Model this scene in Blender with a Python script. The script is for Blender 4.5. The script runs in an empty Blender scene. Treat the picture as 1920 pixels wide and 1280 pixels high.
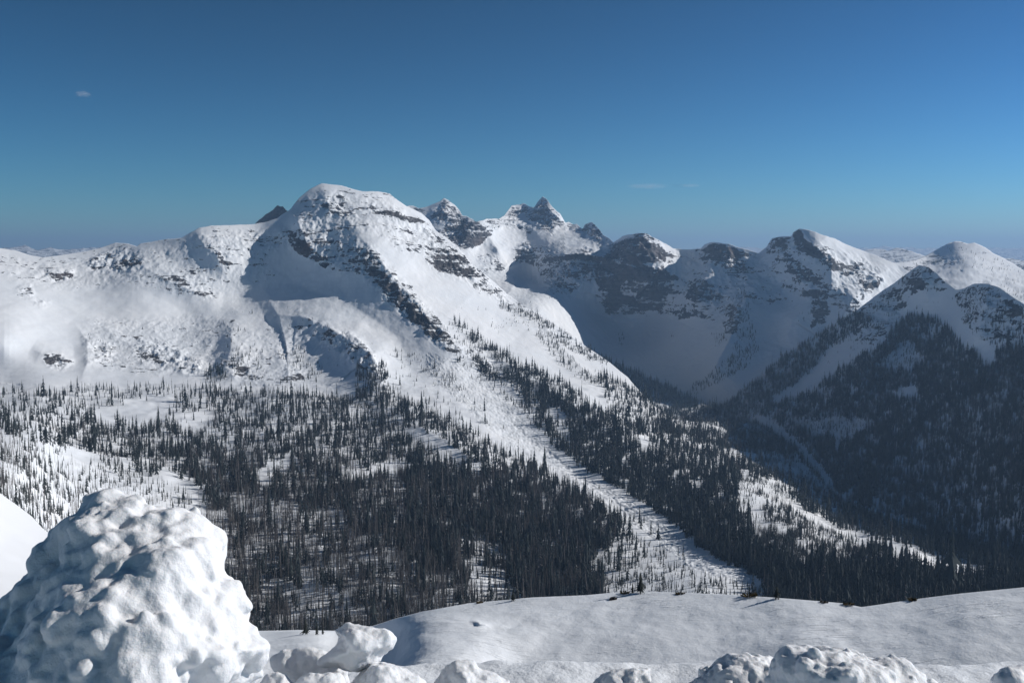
import bpy, math, numpy as np
from mathutils import Vector, Matrix
rng = np.random.default_rng(11)
R = math.radians
S = bpy.context.scene
COL = S.collection
f32 = np.float32

# ------------------------------------------------------------------ camera model
F = 1884.0                       # focal length in photo pixels (photo 1920 x 1280)
PITCH = math.atan(160 / F)       # horizon at y = 480
CP, SP = math.cos(PITCH), math.sin(PITCH)
def ray(px, py):
    u = (px - 960.) / F; v = (640. - py) / F
    y = CP + v * SP; z = -SP + v * CP
    return u / y, z / y
def at(px, py, D):
    x, z = ray(np.asarray(px, float), np.asarray(py, float))
    return np.stack([x * D, D + 0 * x, z * D], -1)
def project(P):
    x, y, z = P[..., 0], P[..., 1], P[..., 2]
    fw = y * CP - z * SP; up = y * SP + z * CP
    return 960 + F * x / fw, 640 - F * up / fw

# ------------------------------------------------------------------ noise
def _h(i, j, k, s):
    h = (i.astype(np.int64) * 374761393 + j.astype(np.int64) * 668265263 + k.astype(np.int64) * 2147483647 + s * 974711) & 0xffffffff
    h = ((h ^ (h >> 13)) * 1274126177) & 0xffffffff
    return (h ^ (h >> 16)) & 0xffffffff
G12 = np.array([[1,1,0],[-1,1,0],[1,-1,0],[-1,-1,0],[1,0,1],[-1,0,1],[1,0,-1],[-1,0,-1],[0,1,1],[0,-1,1],[0,1,-1],[0,-1,-1]], f32)
def perlin(x, y, z, s=0):
    xi, yi, zi = np.floor(x), np.floor(y), np.floor(z)
    xf, yf, zf = (x - xi).astype(f32), (y - yi).astype(f32), (z - zi).astype(f32)
    xi, yi, zi = xi.astype(np.int64), yi.astype(np.int64), zi.astype(np.int64)
    u = xf*xf*xf*(xf*(xf*6-15)+10); v = yf*yf*yf*(yf*(yf*6-15)+10); w = zf*zf*zf*(zf*(zf*6-15)+10)
    def g(a, b, c):
        q = G12[_h(xi + a, yi + b, zi + c, s) % 12]
        return q[..., 0]*(xf-a) + q[..., 1]*(yf-b) + q[..., 2]*(zf-c)
    l = lambda a, b, t: a + t*(b-a)
    return l(l(l(g(0,0,0), g(1,0,0), u), l(g(0,1,0), g(1,1,0), u), v), l(l(g(0,0,1), g(1,0,1), u), l(g(0,1,1), g(1,1,1), u), v), w)
def fbm(x, y, z, oct=4, s=0, ridged=False, gain=.5):
    a, t, n = 1., 0., 0.
    for o in range(oct):
        p = perlin(x, y, z, s + o)
        if ridged: p = 1 - 2*np.abs(p) - .45
        t = t + a*p; n += a; a *= gain; x, y, z = x*2.03+17.1, y*2.03+3.7, z*2.03+9.2
    return t / n
def worley(P, s=0):
    b = np.floor(P).astype(np.int64); best = np.full(P.shape[:-1], 9.)
    for i in (-1, 0, 1):
        for j in (-1, 0, 1):
            for k in (-1, 0, 1):
                c = b + np.array([i, j, k]); q = c.astype(float)
                for a in range(3): q[..., a] += _h(c[..., 0], c[..., 1], c[..., 2], s*7 + a*31 + 1) / 4294967295.
                best = np.minimum(best, ((q - P)**2).sum(-1))
    return np.sqrt(best)

# ------------------------------------------------------------------ 2-d helpers in the photograph's bearings
def inpoly(px, py, poly):
    out = np.zeros(px.shape, bool); xs = [p[0] for p in poly]; ys = [p[1] for p in poly]
    m = (px >= min(xs)) & (px <= max(xs)) & (py >= min(ys)) & (py <= max(ys))
    if not m.any(): return out
    x, y = px[m], py[m]; r = np.zeros(x.shape, bool); n = len(poly)
    for i in range(n):
        (x1, y1), (x2, y2) = poly[i], poly[(i + 1) % n]
        if y1 == y2: continue
        r ^= ((y1 > y) != (y2 > y)) & (x < (x2 - x1) * (y - y1) / (y2 - y1) + x1)
    out[m] = r
    return out
def tps(ctrl, reg=1e-3):
    c = np.array(ctrl, float); X = c[:, :2] / 300.; v = np.log(c[:, 2]); n = len(c)
    def U(r2): return r2 * np.log(np.maximum(r2, 1e-12)) * .5
    K = U(((X[:, None] - X[None])**2).sum(-1)) + reg * np.eye(n)
    A = np.zeros((n + 3, n + 3)); A[:n, :n] = K; A[:n, n] = 1; A[:n, n+1:] = X; A[n, :n] = 1; A[n+1:, :n] = X.T
    w = np.linalg.solve(A, np.concatenate([v, np.zeros(3)]))
    x0, x1, y0, y1 = X[:, 0].min() - .3, X[:, 0].max() + .3, X[:, 1].min() - .1, X[:, 1].max() + .1
    def ev(px, py):
        x = np.clip(px / 300., x0, x1); y = np.clip(py / 300., y0, y1)
        t = w[n] + w[n+1]*x + w[n+2]*y
        for i in range(n): t = t + w[i] * U((x - X[i, 0])**2 + (y - X[i, 1])**2)
        return np.exp(t)
    return ev
def rib(D, px, py, pts, wl, wr, p=1.25):
    p = p+.35
    xs = [q[0] for q in pts]; ys = [q[1] for q in pts]; W = max(wl, wr)
    m = (px > min(xs)-W) & (px < max(xs)+W) & (py > min(ys)-W) & (py < max(ys)+W)
    x, y = px[m], py[m]; best = np.full(x.shape, 1e9); amp = np.zeros(x.shape); side = np.zeros(x.shape)
    for (ax, ay, aa), (bx, by, ba) in zip(pts[:-1], pts[1:]):
        dx, dy = bx-ax, by-ay; L2 = dx*dx+dy*dy
        t = np.clip(((x-ax)*dx + (y-ay)*dy)/L2, 0, 1); qx, qy = x-ax-t*dx, y-ay-t*dy
        d = np.hypot(qx, qy); k = d < best
        best[k] = d[k]; amp[k] = (aa + (ba-aa)*t)[k]; side[k] = (dx*(y-ay) - dy*(x-ax))[k]
    w = np.where(side > 0, wl, wr)
    u = np.clip(1 - best/w, 0, 1)
    D[m] -= amp * u**p
def interp(pts, x):
    return np.interp(x, [p[0] for p in pts], [p[1] for p in pts])

# ------------------------------------------------------------------ materials
def newmat(name):
    m = bpy.data.materials.new(name); m.use_nodes = True
    nt = m.node_tree; nt.nodes.clear()
    out = nt.nodes.new('ShaderNodeOutputMaterial'); b = nt.nodes.new('ShaderNodeBsdfPrincipled')
    nt.links.new(b.outputs[0], out.inputs[0])
    return m, nt, b
class N:
    def __init__(s, nt): s.nt = nt
    def __call__(s, t, **kw):
        n = s.nt.nodes.new('ShaderNode' + t)
        for k, v in kw.items(): setattr(n, k, v)
        return n
    def link(s, a, b): s.nt.links.new(a, b)
    def math(s, op, a, b=None, c=None, clamp=False):
        n = s('Math', operation=op, use_clamp=clamp)
        for i, v in enumerate((a, b, c)):
            if v is None: continue
            if isinstance(v, (int, float)): n.inputs[i].default_value = v
            else: s.link(v, n.inputs[i])
        return n.outputs[0]
    def noise(s, vec, scale, detail=4, rough=.55, dist=0):
        n = s('TexNoise'); n.inputs['Scale'].default_value = scale; n.inputs['Detail'].default_value = detail
        n.inputs['Roughness'].default_value = rough; n.inputs['Distortion'].default_value = dist
        s.link(vec, n.inputs['Vector']); return n.outputs[0]
    def mapr(s, v, a, b, c=0., d=1., smooth=True):
        n = s('MapRange', interpolation_type='SMOOTHSTEP' if smooth else 'LINEAR')
        for i, q in zip((1, 2, 3, 4), (a, b, c, d)): n.inputs[i].default_value = q
        s.link(v, n.inputs[0]); return n.outputs[0]
    def mix(s, fac, a, b):
        n = s('Mix', data_type='RGBA')
        for i, v in ((0, fac), (6, a), (7, b)):
            if isinstance(v, (int, float)): n.inputs[i].default_value = v
            elif isinstance(v, tuple): n.inputs[i].default_value = v + (1,)
            else: s.link(v, n.inputs[i])
        return n.outputs[2]

SNOW = (.80, .82, .85)
def mountain_mat(name, ns=1., rockdark=(.030, .031, .036), rocklight=(.12, .115, .118), dip=-28, warm=.0):
    m, nt, b = newmat(name); n = N(nt)
    geo = n('NewGeometry'); pos = geo.outputs['Position']
    att = n('Attribute', attribute_name='rock').outputs['Fac']
    mp = n('Mapping'); mp.inputs['Rotation'].default_value = (0, R(dip), 0); mp.inputs['Scale'].default_value = (.32, .32, 2.1)
    n.link(pos, mp.inputs['Vector'])
    st = n.noise(mp.outputs[0], .020*ns, 6, .62, .6)
    fine = n.noise(pos, .045*ns, 6, .62)
    nz = n('SeparateXYZ'); n.link(geo.outputs['Normal'], nz.inputs[0])
    steep = n.math('SUBTRACT', .78, nz.outputs[2])
    v = n.math('MULTIPLY_ADD', n.math('SUBTRACT', st, .5), 1.9, n.math('MULTIPLY', att, .84))
    v = n.math('MULTIPLY_ADD', n.math('SUBTRACT', fine, .5), 1.5, v)
    v = n.math('MULTIPLY_ADD', n.math('SUBTRACT', n.noise(mp.outputs[0], .11*ns, 3, .7), .5), .9, v)
    v = n.math('MULTIPLY_ADD', n.math('MULTIPLY', steep, n.math('MINIMUM', n.math('MULTIPLY', att, 2.2), 1.)), .55, v)
    rk = n.math('MULTIPLY', n.mapr(v, .39, .46), n.mapr(att, .02, .12))
    tone = n.noise(mp.outputs[0], .05*ns, 4, .6)
    wt = n.mapr(n.noise(pos, .006*ns, 2), .5, .7)
    rc = n.mix(n.mapr(tone, .3, .72), rockdark, rocklight)
    rc = n.mix(n.math('MULTIPLY', wt, .35), rc, (.15, .105, .08))
    big = n.noise(pos, .004, 3)
    sc = n.mix(n.mapr(big, .3, .7), (.77, .805, .85), (.82, .84, .87))
    c = n.mix(rk, sc, rc)
    n.link(c, b.inputs['Base Color'])
    b.inputs['Roughness'].default_value = .75; b.inputs['Specular IOR Level'].default_value = .15
    bp = n('Bump'); bp.inputs['Distance'].default_value = 9.; bp.inputs['Strength'].default_value = .8
    hgt = n.math('MULTIPLY_ADD', st, n.math('MULTIPLY_ADD', rk, 1.4, .05), n.math('MULTIPLY', fine, n.math('MULTIPLY_ADD', rk, .8, .07)))
    n.link(hgt, bp.inputs['Height']); n.link(bp.outputs[0], b.inputs['Normal'])
    return m

def snow_mat(name, scale, dist, streak=None, stren=.6, sss=0., alb=((.74, .78, .83), (.79, .815, .845))):
    m, nt, b = newmat(name); n = N(nt)
    pos = n('NewGeometry').outputs['Position']
    a = n.noise(pos, scale, 7, .6)
    h = a
    if streak:
        mp = n('Mapping'); mp.inputs['Rotation'].default_value = (0, 0, R(streak[0])); mp.inputs['Scale'].default_value = streak[1]
        n.link(pos, mp.inputs['Vector'])
        s1 = n.noise(mp.outputs[0], 1., 5, .6, .5)
        h = n.math('MULTIPLY_ADD', n.math('MULTIPLY', n.mapr(s1, .5, .72), n.mapr(n.noise(pos, .16, 3), .42, .68)), streak[2], n.math('MULTIPLY_ADD', n.noise(pos, scale*4, 4, .65), .22, a))
    big = n.noise(pos, scale*.15, 3)
    n.link(n.mix(big, *alb), b.inputs['Base Color'])
    b.inputs['Roughness'].default_value = .6; b.inputs['Specular IOR Level'].default_value = .25
    if sss:
        b.inputs['Subsurface Weight'].default_value = sss; b.inputs['Subsurface Radius'].default_value = (.6, .8, 1.); b.inputs['Subsurface Scale'].default_value = .02
    bp = n('Bump'); bp.inputs['Distance'].default_value = dist; bp.inputs['Strength'].default_value = stren
    n.link(h, bp.inputs['Height']); n.link(bp.outputs[0], b.inputs['Normal'])
    return m

def plant_mat(name, dark, light, frost=None):
    m, nt, b = newmat(name); n = N(nt)
    pos = n('NewGeometry').outputs['Position']
    t = n('Attribute', attribute_name='tint').outputs['Fac']
    o = n('ObjectInfo').outputs['Random']
    k = n.math('MULTIPLY_ADD', n.math('SUBTRACT', n.noise(pos, .6, 3), .5), .6, n.math('MULTIPLY_ADD', o, .3, t), clamp=True)
    c = n.mix(k, dark, light)
    if frost: c = n.mix(n.mapr(t, .8, 1.0), c, frost)
    n.link(c, b.inputs['Base Color']); b.inputs['Roughness'].default_value = .9; b.inputs['Specular IOR Level'].default_value = .1
    return m
M = dict(
    mount=mountain_mat('snow_and_rock'),
    mid_mount=mountain_mat('mid_snow_and_rock', ns=1.1, rockdark=(.033, .035, .040), rocklight=(.12, .118, .125), dip=30),  # snow and rock of the valley slope, finer pattern than the far one
    far_mount=mountain_mat('far_snow_and_rock', ns=.85, rockdark=(.035, .037, .043), rocklight=(.125, .122, .13), dip=24),
    shelf=snow_mat('wind_packed_snow', .9, .10, (24, (.55, 3.2, 1.), 1.2), .7),
    ledge=snow_mat('rough_near_snow', 14., .02, None, .8),
    dome=snow_mat('smooth_snow', .05, .5, None, .4, alb=((.70, .72, .75), (.76, .77, .79))),
    chunk=snow_mat('lump_snow', 34., .011, None, .75, sss=.25, alb=((.68, .70, .73), (.75, .76, .78))),
    needle=plant_mat('needles', (.014, .020, .023), (.062, .072, .070), (.34, .35, .37)),
    bark=plant_mat('weathered_bark', (.045, .042, .044), (.15, .14, .135), (.36, .36, .37)),
    shrub=plant_mat('dry_twigs', (.04, .032, .02), (.13, .10, .05)),
    rock=mountain_mat('boulder', ns=30),
)

# ------------------------------------------------------------------ mesh helpers
def mesh_obj(name, V, faces, mat, parent=None, smooth=True, attrs=None, matidx=None):
    """faces: (n,3) or (n,4) array"""
    me = bpy.data.meshes.new(name); V = np.asarray(V, f32).reshape(-1, 3)
    faces = np.asarray(faces, np.int32); k = faces.shape[1]; n = len(faces)
    me.vertices.add(len(V)); me.vertices.foreach_set('co', V.ravel())
    me.loops.add(n*k); me.loops.foreach_set('vertex_index', faces.ravel())
    me.polygons.add(n); me.polygons.foreach_set('loop_start', np.arange(0, n*k, k, dtype=np.int32))
    me.polygons.foreach_set('use_smooth', np.full(n, smooth))
    for a in (mat if isinstance(mat, (list, tuple)) else [mat]): me.materials.append(a)
    if matidx is not None: me.polygons.foreach_set('material_index', np.asarray(matidx, np.int32))
    for a, v in (attrs or {}).items():
        me.attributes.new(a, 'FLOAT', 'POINT').data.foreach_set('value', np.asarray(v, f32).ravel())
    me.update(calc_edges=True)
    o = bpy.data.objects.new(name, me); COL.objects.link(o)
    if parent: o.parent = parent
    return o
def grid_faces(r, c):
    i = np.arange(r*c).reshape(r, c)
    return np.stack([i[:-1, :-1], i[1:, :-1], i[1:, 1:], i[:-1, 1:]], -1).reshape(-1, 4)
def tag(o, label=None, cat=None, group=None, kind=None):
    for k, v in (('label', label), ('category', cat), ('group', group), ('kind', kind)):
        if v: o[k] = v
    return o
def normals(P):
    a = np.gradient(P, axis=1); b = np.gradient(P, axis=0)
    n = np.cross(a, b); n /= np.linalg.norm(n, axis=-1, keepdims=True) + 1e-9
    return np.where((n[..., 2:3] < 0), -n, n)
def blur(a, k):
    for ax in (0, 1):
        b = np.zeros_like(a); w = 0
        for i in range(-k, k+1):
            g = math.exp(-(i/(.6*k+.01))**2); b += g*np.roll(a, i, ax); w += g
        a = b/w
    return a

class Layer:
    def __init__(s, name, x0, x1, step, rows, sky, bot, ctrl, ribs=(), rock=(), mat='mount', amp=(9, 2.0), nscale=110., back=(45, 11, .75), jag=0, base_rough=0., rough=(), reg=1e-3, smooth_ribs=2):
        s.x0, s.step = x0, step
        cx = np.arange(x0, x1 + .01, step); s.sk = interp(sky, cx); s.bt = interp(bot, cx)
        if jag: s.sk = s.sk - jag*fbm(cx/14., cx*0+.3, cx*0+.7, 4, 5)
        t = np.linspace(0, 1, rows)[:, None]; s.rows = rows
        px = np.broadcast_to(cx, (rows, len(cx))).copy(); py = s.sk + (s.bt - s.sk)*t
        ev = tps(ctrl, reg)
        # coarse evaluation, then upsampling
        gx = np.arange(x0-12, x1+24, 10.); gy = np.arange(py.min()-12, py.max()+24, 8.)
        gd = ev(*np.meshgrid(gx, gy))
        fx = (px-gx[0])/10.; fy = (py-gy[0])/8.; ix = np.clip(fx.astype(int), 0, len(gx)-2); iy = np.clip(fy.astype(int), 0, len(gy)-2); fx -= ix; fy -= iy
        D = (gd[iy, ix]*(1-fx) + gd[iy, ix+1]*fx)*(1-fy) + (gd[iy+1, ix]*(1-fx) + gd[iy+1, ix+1]*fx)*fy
        # domain-warped ribs so that crests wander
        wx = px + 7*fbm(px/60., py/60., px*0+1.5, 3, 21) ; wy = py + 7*fbm(px/60., py/60., px*0+7.5, 3, 22)
        for r in ribs: rib(D, wx, wy, *r)
        P = at(px, py, D)
        # rock mask
        rk = np.zeros(px.shape)
        for q in range(3):
            a = 12 + 4*q
            jx = px + a*fbm(px/26., py/26., px*0+q, 3, 40+q); jy = py + a*.8*fbm(px/26., py/26., px*0+9+q, 3, 50+q)
            v = np.zeros(px.shape)
            for poly, val in rock: v = np.where(inpoly(jx, jy, poly), val, v)
            rk += v/3
        # relief
        nr = normals(P); X, Y, Z = P[..., 0]/nscale, P[..., 1]/nscale, P[..., 2]/nscale
        ca, sa = math.cos(R(28)), math.sin(R(28))
        big = fbm(X, Y, Z, 3, 3)
        rid = fbm(X*1.6, Y*.8, Z*.9, 5, 8, True, .6)
        ra = np.clip(blur(np.clip(rk*2., 0, 1), 9), 0, 1); ra = np.maximum(ra, interp(base_rough, px) if isinstance(base_rough, list) else base_rough)
        rid2 = fbm(X*4.5+9, Y*3.+9, Z*1.6, 4, 28, True, .6)
        disp = amp[0]*(rid*1.6 + rid2*.7)*ra + amp[1]*big*2
        for poly, val, sc in rough:
            disp = disp + np.where(inpoly(px, py, poly), 1., 0.)*val*fbm(P[..., 0]/sc, P[..., 1]/sc, P[..., 2]/sc, 3, 77)
        edge = np.clip(t*rows/14., .12, 1)
        P = P + nr*(disp*edge)[..., None]
        s.P = P; s.px, s.py = px, py
        # the far side of the ridge
        bk = []; dy, gr, sl = back; acc = 0; zz = 0
        for k in range(14):
            acc += dy*gr**0*(1+.25*k); zz += dy*(1+.25*k)*sl*min(1, .35+.13*k)
            q = P[0].copy(); q[:, 1] += acc; q[:, 0] *= (q[:, 1]/P[0][:, 1])
            q[:, 2] -= zz*(1 + .5*fbm(q[:, 0]/200., q[:, 1]/200., q[:, 0]*0, 3, 91)); bk.append(q)
        full = np.concatenate([np.stack(bk[::-1]), P]); rkf = np.concatenate([np.full((14, rk.shape[1]), .8), rk])  # unseen backs coloured as dark rock to cut the light they bounce
        s.obj = mesh_obj(name, full, grid_faces(*full.shape[:2]), M[mat], attrs={'rock': rkf})
        tag(s.obj, kind='structure')
    def sample(s, px, py):
        c = (px - s.x0)/s.step; c = np.clip(c, 0, s.P.shape[1]-1.001); ci = c.astype(int); cf = c-ci
        sk = s.sk[ci]*(1-cf)+s.sk[ci+1]*cf; bt = s.bt[ci]*(1-cf)+s.bt[ci+1]*cf
        t = (py-sk)/(bt-sk); ok = (t >= 0) & (t < 1)
        r = np.clip(t*(s.rows-1), 0, s.rows-1.001); ri = r.astype(int); rf = (r-ri)[:, None]; cf = cf[:, None]
        P = (s.P[ri, ci]*(1-cf)+s.P[ri, ci+1]*cf)*(1-rf) + (s.P[ri+1, ci]*(1-cf)+s.P[ri+1, ci+1]*cf)*rf
        return P, ok

#@@TERRAIN
# ------------------------------------------------------------------ main mountain with the forested bench below it
sky3 = [(-160,462),(0,465),(30,470),(55,478),(80,483),(115,478),(150,473),(185,466),(217,455),(240,457),(257,462),(263,457),(300,450),(340,446),(358,436),(372,428),(395,423),(440,422),(478,420),(500,416),(520,409),(532,400),(545,392),(560,372),(580,355),(603,344),(622,346),(640,348),(660,354),(680,359),(710,359),(730,363),(745,375),(763,387),(790,399),(805,413),(817,432),(843,450),(867,473),(885,495),(913,517),(947,547),(983,575),(1000,583),(1033,602),(1057,618),(1100,650),(1140,677),(1177,707),(1203,737),(1230,763),(1262,784),(1300,790),(1350,790),(1417,793),(1467,820),(1507,853),(1533,888),(1567,932),(1613,955),(1680,983),(1747,1003),(1813,1015),(1920,1040),(2080,1080)]
bot3 = [(-160,1290),(2080,1290)]
ctrl3 = [(400,1190,1250),(700,1190,1250),(1000,1130,1350),(1300,1115,1300),(1600,1140,1250),(1890,1085,1400),(2080,1120,1400),(1500,1000,1650),(1700,1040,1550),(700,950,1680),(300,900,1750),
 (-160,860,900),(0,900,1000),(50,850,1350),(0,815,1600),(100,850,1650),(0,735,2550),(-160,735,2500),(300,730,2650),(450,737,2650),(650,745,2600),(200,790,2250),(500,840,2050),
 (-160,640,2750),(0,640,2850),(0,560,3230),(0,467,3800),(200,470,3920),(200,600,3330),(350,600,3430),(300,450,3930),(250,525,3620),(340,520,3680),(430,490,3760),(370,425,3960),(480,420,4050),(603,344,4250),(450,560,3630),(450,660,3000),(600,600,3330),(560,500,3750),
 (600,690,2900),(700,700,2800),(850,660,3050),(700,470,3720),(800,430,4150),(870,473,4150),(800,520,3750),(960,560,3900),(1000,583,3800),(1000,660,3250),(1100,650,3600),(1140,680,3450),(1230,763,3000),
 (1000,720,2900),(1150,770,2750),(1200,850,2300),(1100,800,2450),(820,720,2750),(940,780,2500),(1050,880,2080),(1250,1000,1700),(1400,1090,1400),(1300,800,2900),(1420,793,3500),(1550,910,2600),(1620,960,2200),(1760,1010,1850),(1920,1042,1620),(1400,900,2150),(900,850,2100),(800,1050,1480),(100,1290,900),(1900,1290,900),(1000,1290,1000)]
ribs3 = [
 # main rib: crest from the summit block down to the tree strip; the left side falls away steeply
 ([(628,392,0),(660,425,36),(700,470,92),(735,515,140),(775,560,165),(820,615,160),(860,655,110),(905,700,0)], 95, 190, 1.15),
 ([(545,395,0),(560,420,60),(575,455,60),(590,480,0)], 26, 60, 1.2),
 ([(500,415,0),(525,435,22),(560,462,32),(600,485,34),(640,505,26),(680,520,0)], 62, 60, 1.15),
 # knoll with the shaded hollow
 ([(500,600,0),(520,590,50),(560,592,85),(610,612,125),(660,640,150),(698,668,145),(712,705,90),(722,740,0)], 110, 60, 1.1),
 # left outliers
 ([(352,432,0),(372,440,14),(392,468,24),(412,490,14),(440,505,0)], 30, 60, 1.1),
 ([(250,482,0),(270,500,26),(320,525,40),(365,548,36),(415,566,0)], 40, 40, 1.),
 ([(410,600,0),(430,615,34),(432,650,46),(425,690,34),(450,720,0)], 34, 60, 1.1),
 ([(498,640,0),(520,660,28),(540,690,28),(560,715,0)], 28, 40, 1.1),
 ([(70,500,0),(90,505,25),(130,508,25),(145,512,0)], 16, 14, 1.),
 ([(60,650,0),(78,660,24),(110,668,24),(140,690,0)], 26, 26, 1.),
 ([(135,600,0),(165,640,34),(165,680,34),(150,720,0)], 28, 70, 1.1),
 ([(190,605,0),(215,630,30),(250,645,36),(320,650,34),(360,672,26),(390,690,0)], 46, 30, 1.1),
 ([(600,345,0),(612,370,40),(620,395,40),(628,410,0)], 60, 30, 1.1),
 # right shoulder
 ([(805,413,0),(830,440,60),(870,480,90),(905,525,60),(950,560,0)], 70, 40, 1.2),
 ([(700,392,0),(740,405,50),(790,416,50),(812,425,0)], 18, 16, 1.),
 # bench humps and the open path between the strips
 ([(820,690,0),(900,740,-25),(1000,830,-25),(1150,940,-20),(1300,1050,0)], 60, 60, 1.4),
 ([(700,770,0),(800,810,60),(880,850,60),(940,880,0)], 60, 60, 1.2),
 ([(860,610,0),(960,690,60),(1080,760,80),(1250,860,60),(1350,960,0)], 40, 60, 1.2),
 ([(1010,600,0),(1090,690,45),(1160,740,45),(1230,775,0)], 40, 50, 1.2),
]
rock3 = [
 ([(0,470),(150,475),(260,460),(370,430),(480,425),(520,520),(400,560),(250,535),(100,545),(0,520)], .11), ([(150,600),(420,590),(480,620),(560,600),(640,620),(560,720),(400,710),(160,690)], .12),
 ([(560,372),(600,350),(640,352),(700,362),(760,390),(800,415),(820,470),(760,470),(700,440),(650,430),(600,410),(560,400)], .16),
 ([(520,420),(560,440),(620,470),(680,490),(700,520),(640,510),(580,480),(540,450)], .30),
 ([(528,428),(548,436),(600,466),(625,500),(600,497),(570,478),(545,462)], .52),
 ([(545,400),(600,410),(650,425),(690,470),(715,500),(690,510),(640,500),(590,470),(560,440)], .26),
 ([(600,385),(615,368),(640,362),(650,375),(640,395),(665,405),(655,412),(625,405)], .52),
 ([(690,388),(720,392),(790,412),(800,420),(770,418),(720,402),(692,396)], .70),
 ([(660,352),(735,362),(745,375),(720,370),(680,362)], .35),
 ([(660,470),(700,460),(720,490),(770,540),(815,590),(850,640),(870,660),(840,660),(800,630),(750,590),(700,540),(680,510)], .30),
 ([(690,485),(712,500),(745,540),(790,580),(800,600),(835,625),(850,645),(810,640),(790,615),(755,590),(720,550),(690,510)], .72),
 ([(670,475),(700,468),(712,490),(690,505),(660,505),(650,490)], .42),
 ([(800,415),(830,440),(865,475),(890,500),(920,525),(960,560),(1010,595),(980,590),(930,560),(880,530),(830,515),(800,500),(790,460)], .36),
 ([(822,468),(850,462),(868,478),(884,500),(888,515),(860,515),(830,512),(812,500)], .66),
 ([(740,420),(800,440),(800,480),(750,470),(700,440)], .24),
 ([(160,492),(200,478),(255,482),(270,495),(230,506),(175,508)], .50),
 ([(165,470),(215,455),(262,462),(265,490),(200,490)], .24),
 ([(82,506),(105,515),(140,508),(135,520),(105,526),(90,518)], .62),
 ([(325,518),(350,528),(362,542),(340,536)], .55), ([(360,540),(395,552),(415,563),(385,558)], .55),
 ([(345,500),(380,520),(415,562),(370,545)], .22),
 ([(388,458),(405,470),(440,495),(425,500),(400,482)], .55), ([(370,430),(420,425),(480,425),(530,440),(540,470),(500,470),(440,490),(400,470)], .20),
 ([(560,590),(620,612),(670,635),(705,665),(710,700),(690,700),(640,665),(580,615)], .34),
 ([(640,620),(680,640),(705,680),(700,705),(670,690),(640,650)], .46),
 ([(80,668),(108,664),(135,680),(125,690),(90,684)], .50),
 ([(255,640),(300,640),(350,665),(400,690),(380,700),(320,690),(265,680),(250,660)], .38),
 ([(165,640),(215,650),(215,680),(180,675)], .34),
 ([(30,540),(60,535),(65,555),(40,556)], .38), ([(60,565),(95,560),(85,575),(65,574)], .30),
 ([(425,680),(470,690),(495,710),(470,712),(430,700)], .34), ([(530,680),(565,700),(572,712),(545,704)], .34),
 ([(880,650),(930,690),(1000,740),(980,750),(920,710),(870,670)], .22),
 ([(950,545),(1033,600),(1100,648),(1090,655),(1030,625),(960,580)], .20),
]
rough3 = [([(800,660),(900,690),(960,760),(1060,870),(1200,950),(1330,1050),(1430,1090),(1400,1100),(1290,1060),(1180,980),(1040,880),(940,830),(870,760),(800,700)], 3.2, 7.),
          ([(-160,720),(2080,720),(2080,1290),(-160,1290)], 9., 95.)]
L3 = Layer('mountain', -420, 2240, 1.5, 600, sky3, bot3, ctrl3, ribs3, rock3, rough=rough3, amp=(13, 2.), jag=1.2, base_rough=[(-160,.03),(330,.035),(420,.09),(600,.10),(1000,.05),(1200,.02),(2080,.01)])

# ------------------------------------------------------------------ lower flank further up the valley
skyb = [(1080,650),(1120,668),(1140,675),(1180,692),(1220,712),(1260,730),(1290,745),(1320,758),(1350,768),(1390,780),(1420,790),(1450,806)]
L3b = Layer('valley_side', 1080, 1450, 3, 50, skyb, [(1080,870),(1450,900)], [(1080,650,4900),(1130,672,4800),(1290,745,4500),(1420,790,3700),(1250,790,3900),(1350,810,3600),(1400,860,3200),(1150,800,3900)], amp=(9, 2.))

# ------------------------------------------------------------------ shaded slope right of the valley
sky4 = [(1290,780),(1330,765),(1363,757),(1407,720),(1467,670),(1533,627),(1600,587),(1647,550),(1680,528),(1700,513),(1723,497),(1740,500),(1757,513),(1773,530),(1793,543),(1810,540),(1827,532),(1851,531),(1873,538),(1900,557),(1920,570),(1960,620),(2080,770)]
bot4 = [(1290,830),(1420,850),(1550,970),(1620,1020),(1760,1080),(1920,1160),(2080,1210)]
ctrl4 = [(1300,785,4200),(1420,793,3550),(1550,915,2600),(1620,965,2200),(1760,1015,1850),(1920,1045,1620),(1363,757,4000),(1467,670,3950),(1600,587,3800),(1723,497,3600),(1800,545,3250),(1851,531,3000),(1920,570,2650),
 (1680,560,3650),(1740,570,3450),(1760,610,3250),(1690,620,3450),(1560,680,3700),(1500,750,3600),(1600,740,3300),(1600,820,2950),(1700,740,2950),(1800,700,2850),(1920,670,2450),(1700,900,2400),(1800,850,2300),(1920,800,2020),(1920,950,1680),(1750,640,3150),(1850,620,2800),(2080,770,2000),(2080,950,1550),(2080,1100,1350)]
ribs4 = [([(1723,497,0),(1735,530,90),(1740,560,60),(1745,590,0)], 60, 60, 1.1),
 ([(1690,590,0),(1650,650,150),(1600,710,170),(1530,770,120),(1450,800,0)], 70, 60, 1.1),
 ([(1851,531,0),(1850,570,120),(1830,630,150),(1800,700,120),(1760,760,0)], 80, 70, 1.1),
 ([(1990,660,0),(1920,672,60),(1860,702,100),(1800,740,150),(1720,800,100),(1640,870,0)], 60, 160, 1.1)]
rock4 = [([(1690,520),(1723,497),(1745,500),(1790,540),(1770,545),(1720,540),(1690,535)], .40), ([(1600,590),(1700,520),(1720,545),(1690,590),(1640,650),(1600,640)], .30),
 ([(1790,545),(1851,531),(1900,555),(1920,575),(1910,640),(1840,640),(1800,590)], .26), ([(1880,560),(1920,575),(1918,590),(1890,580)], .6)]
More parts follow.
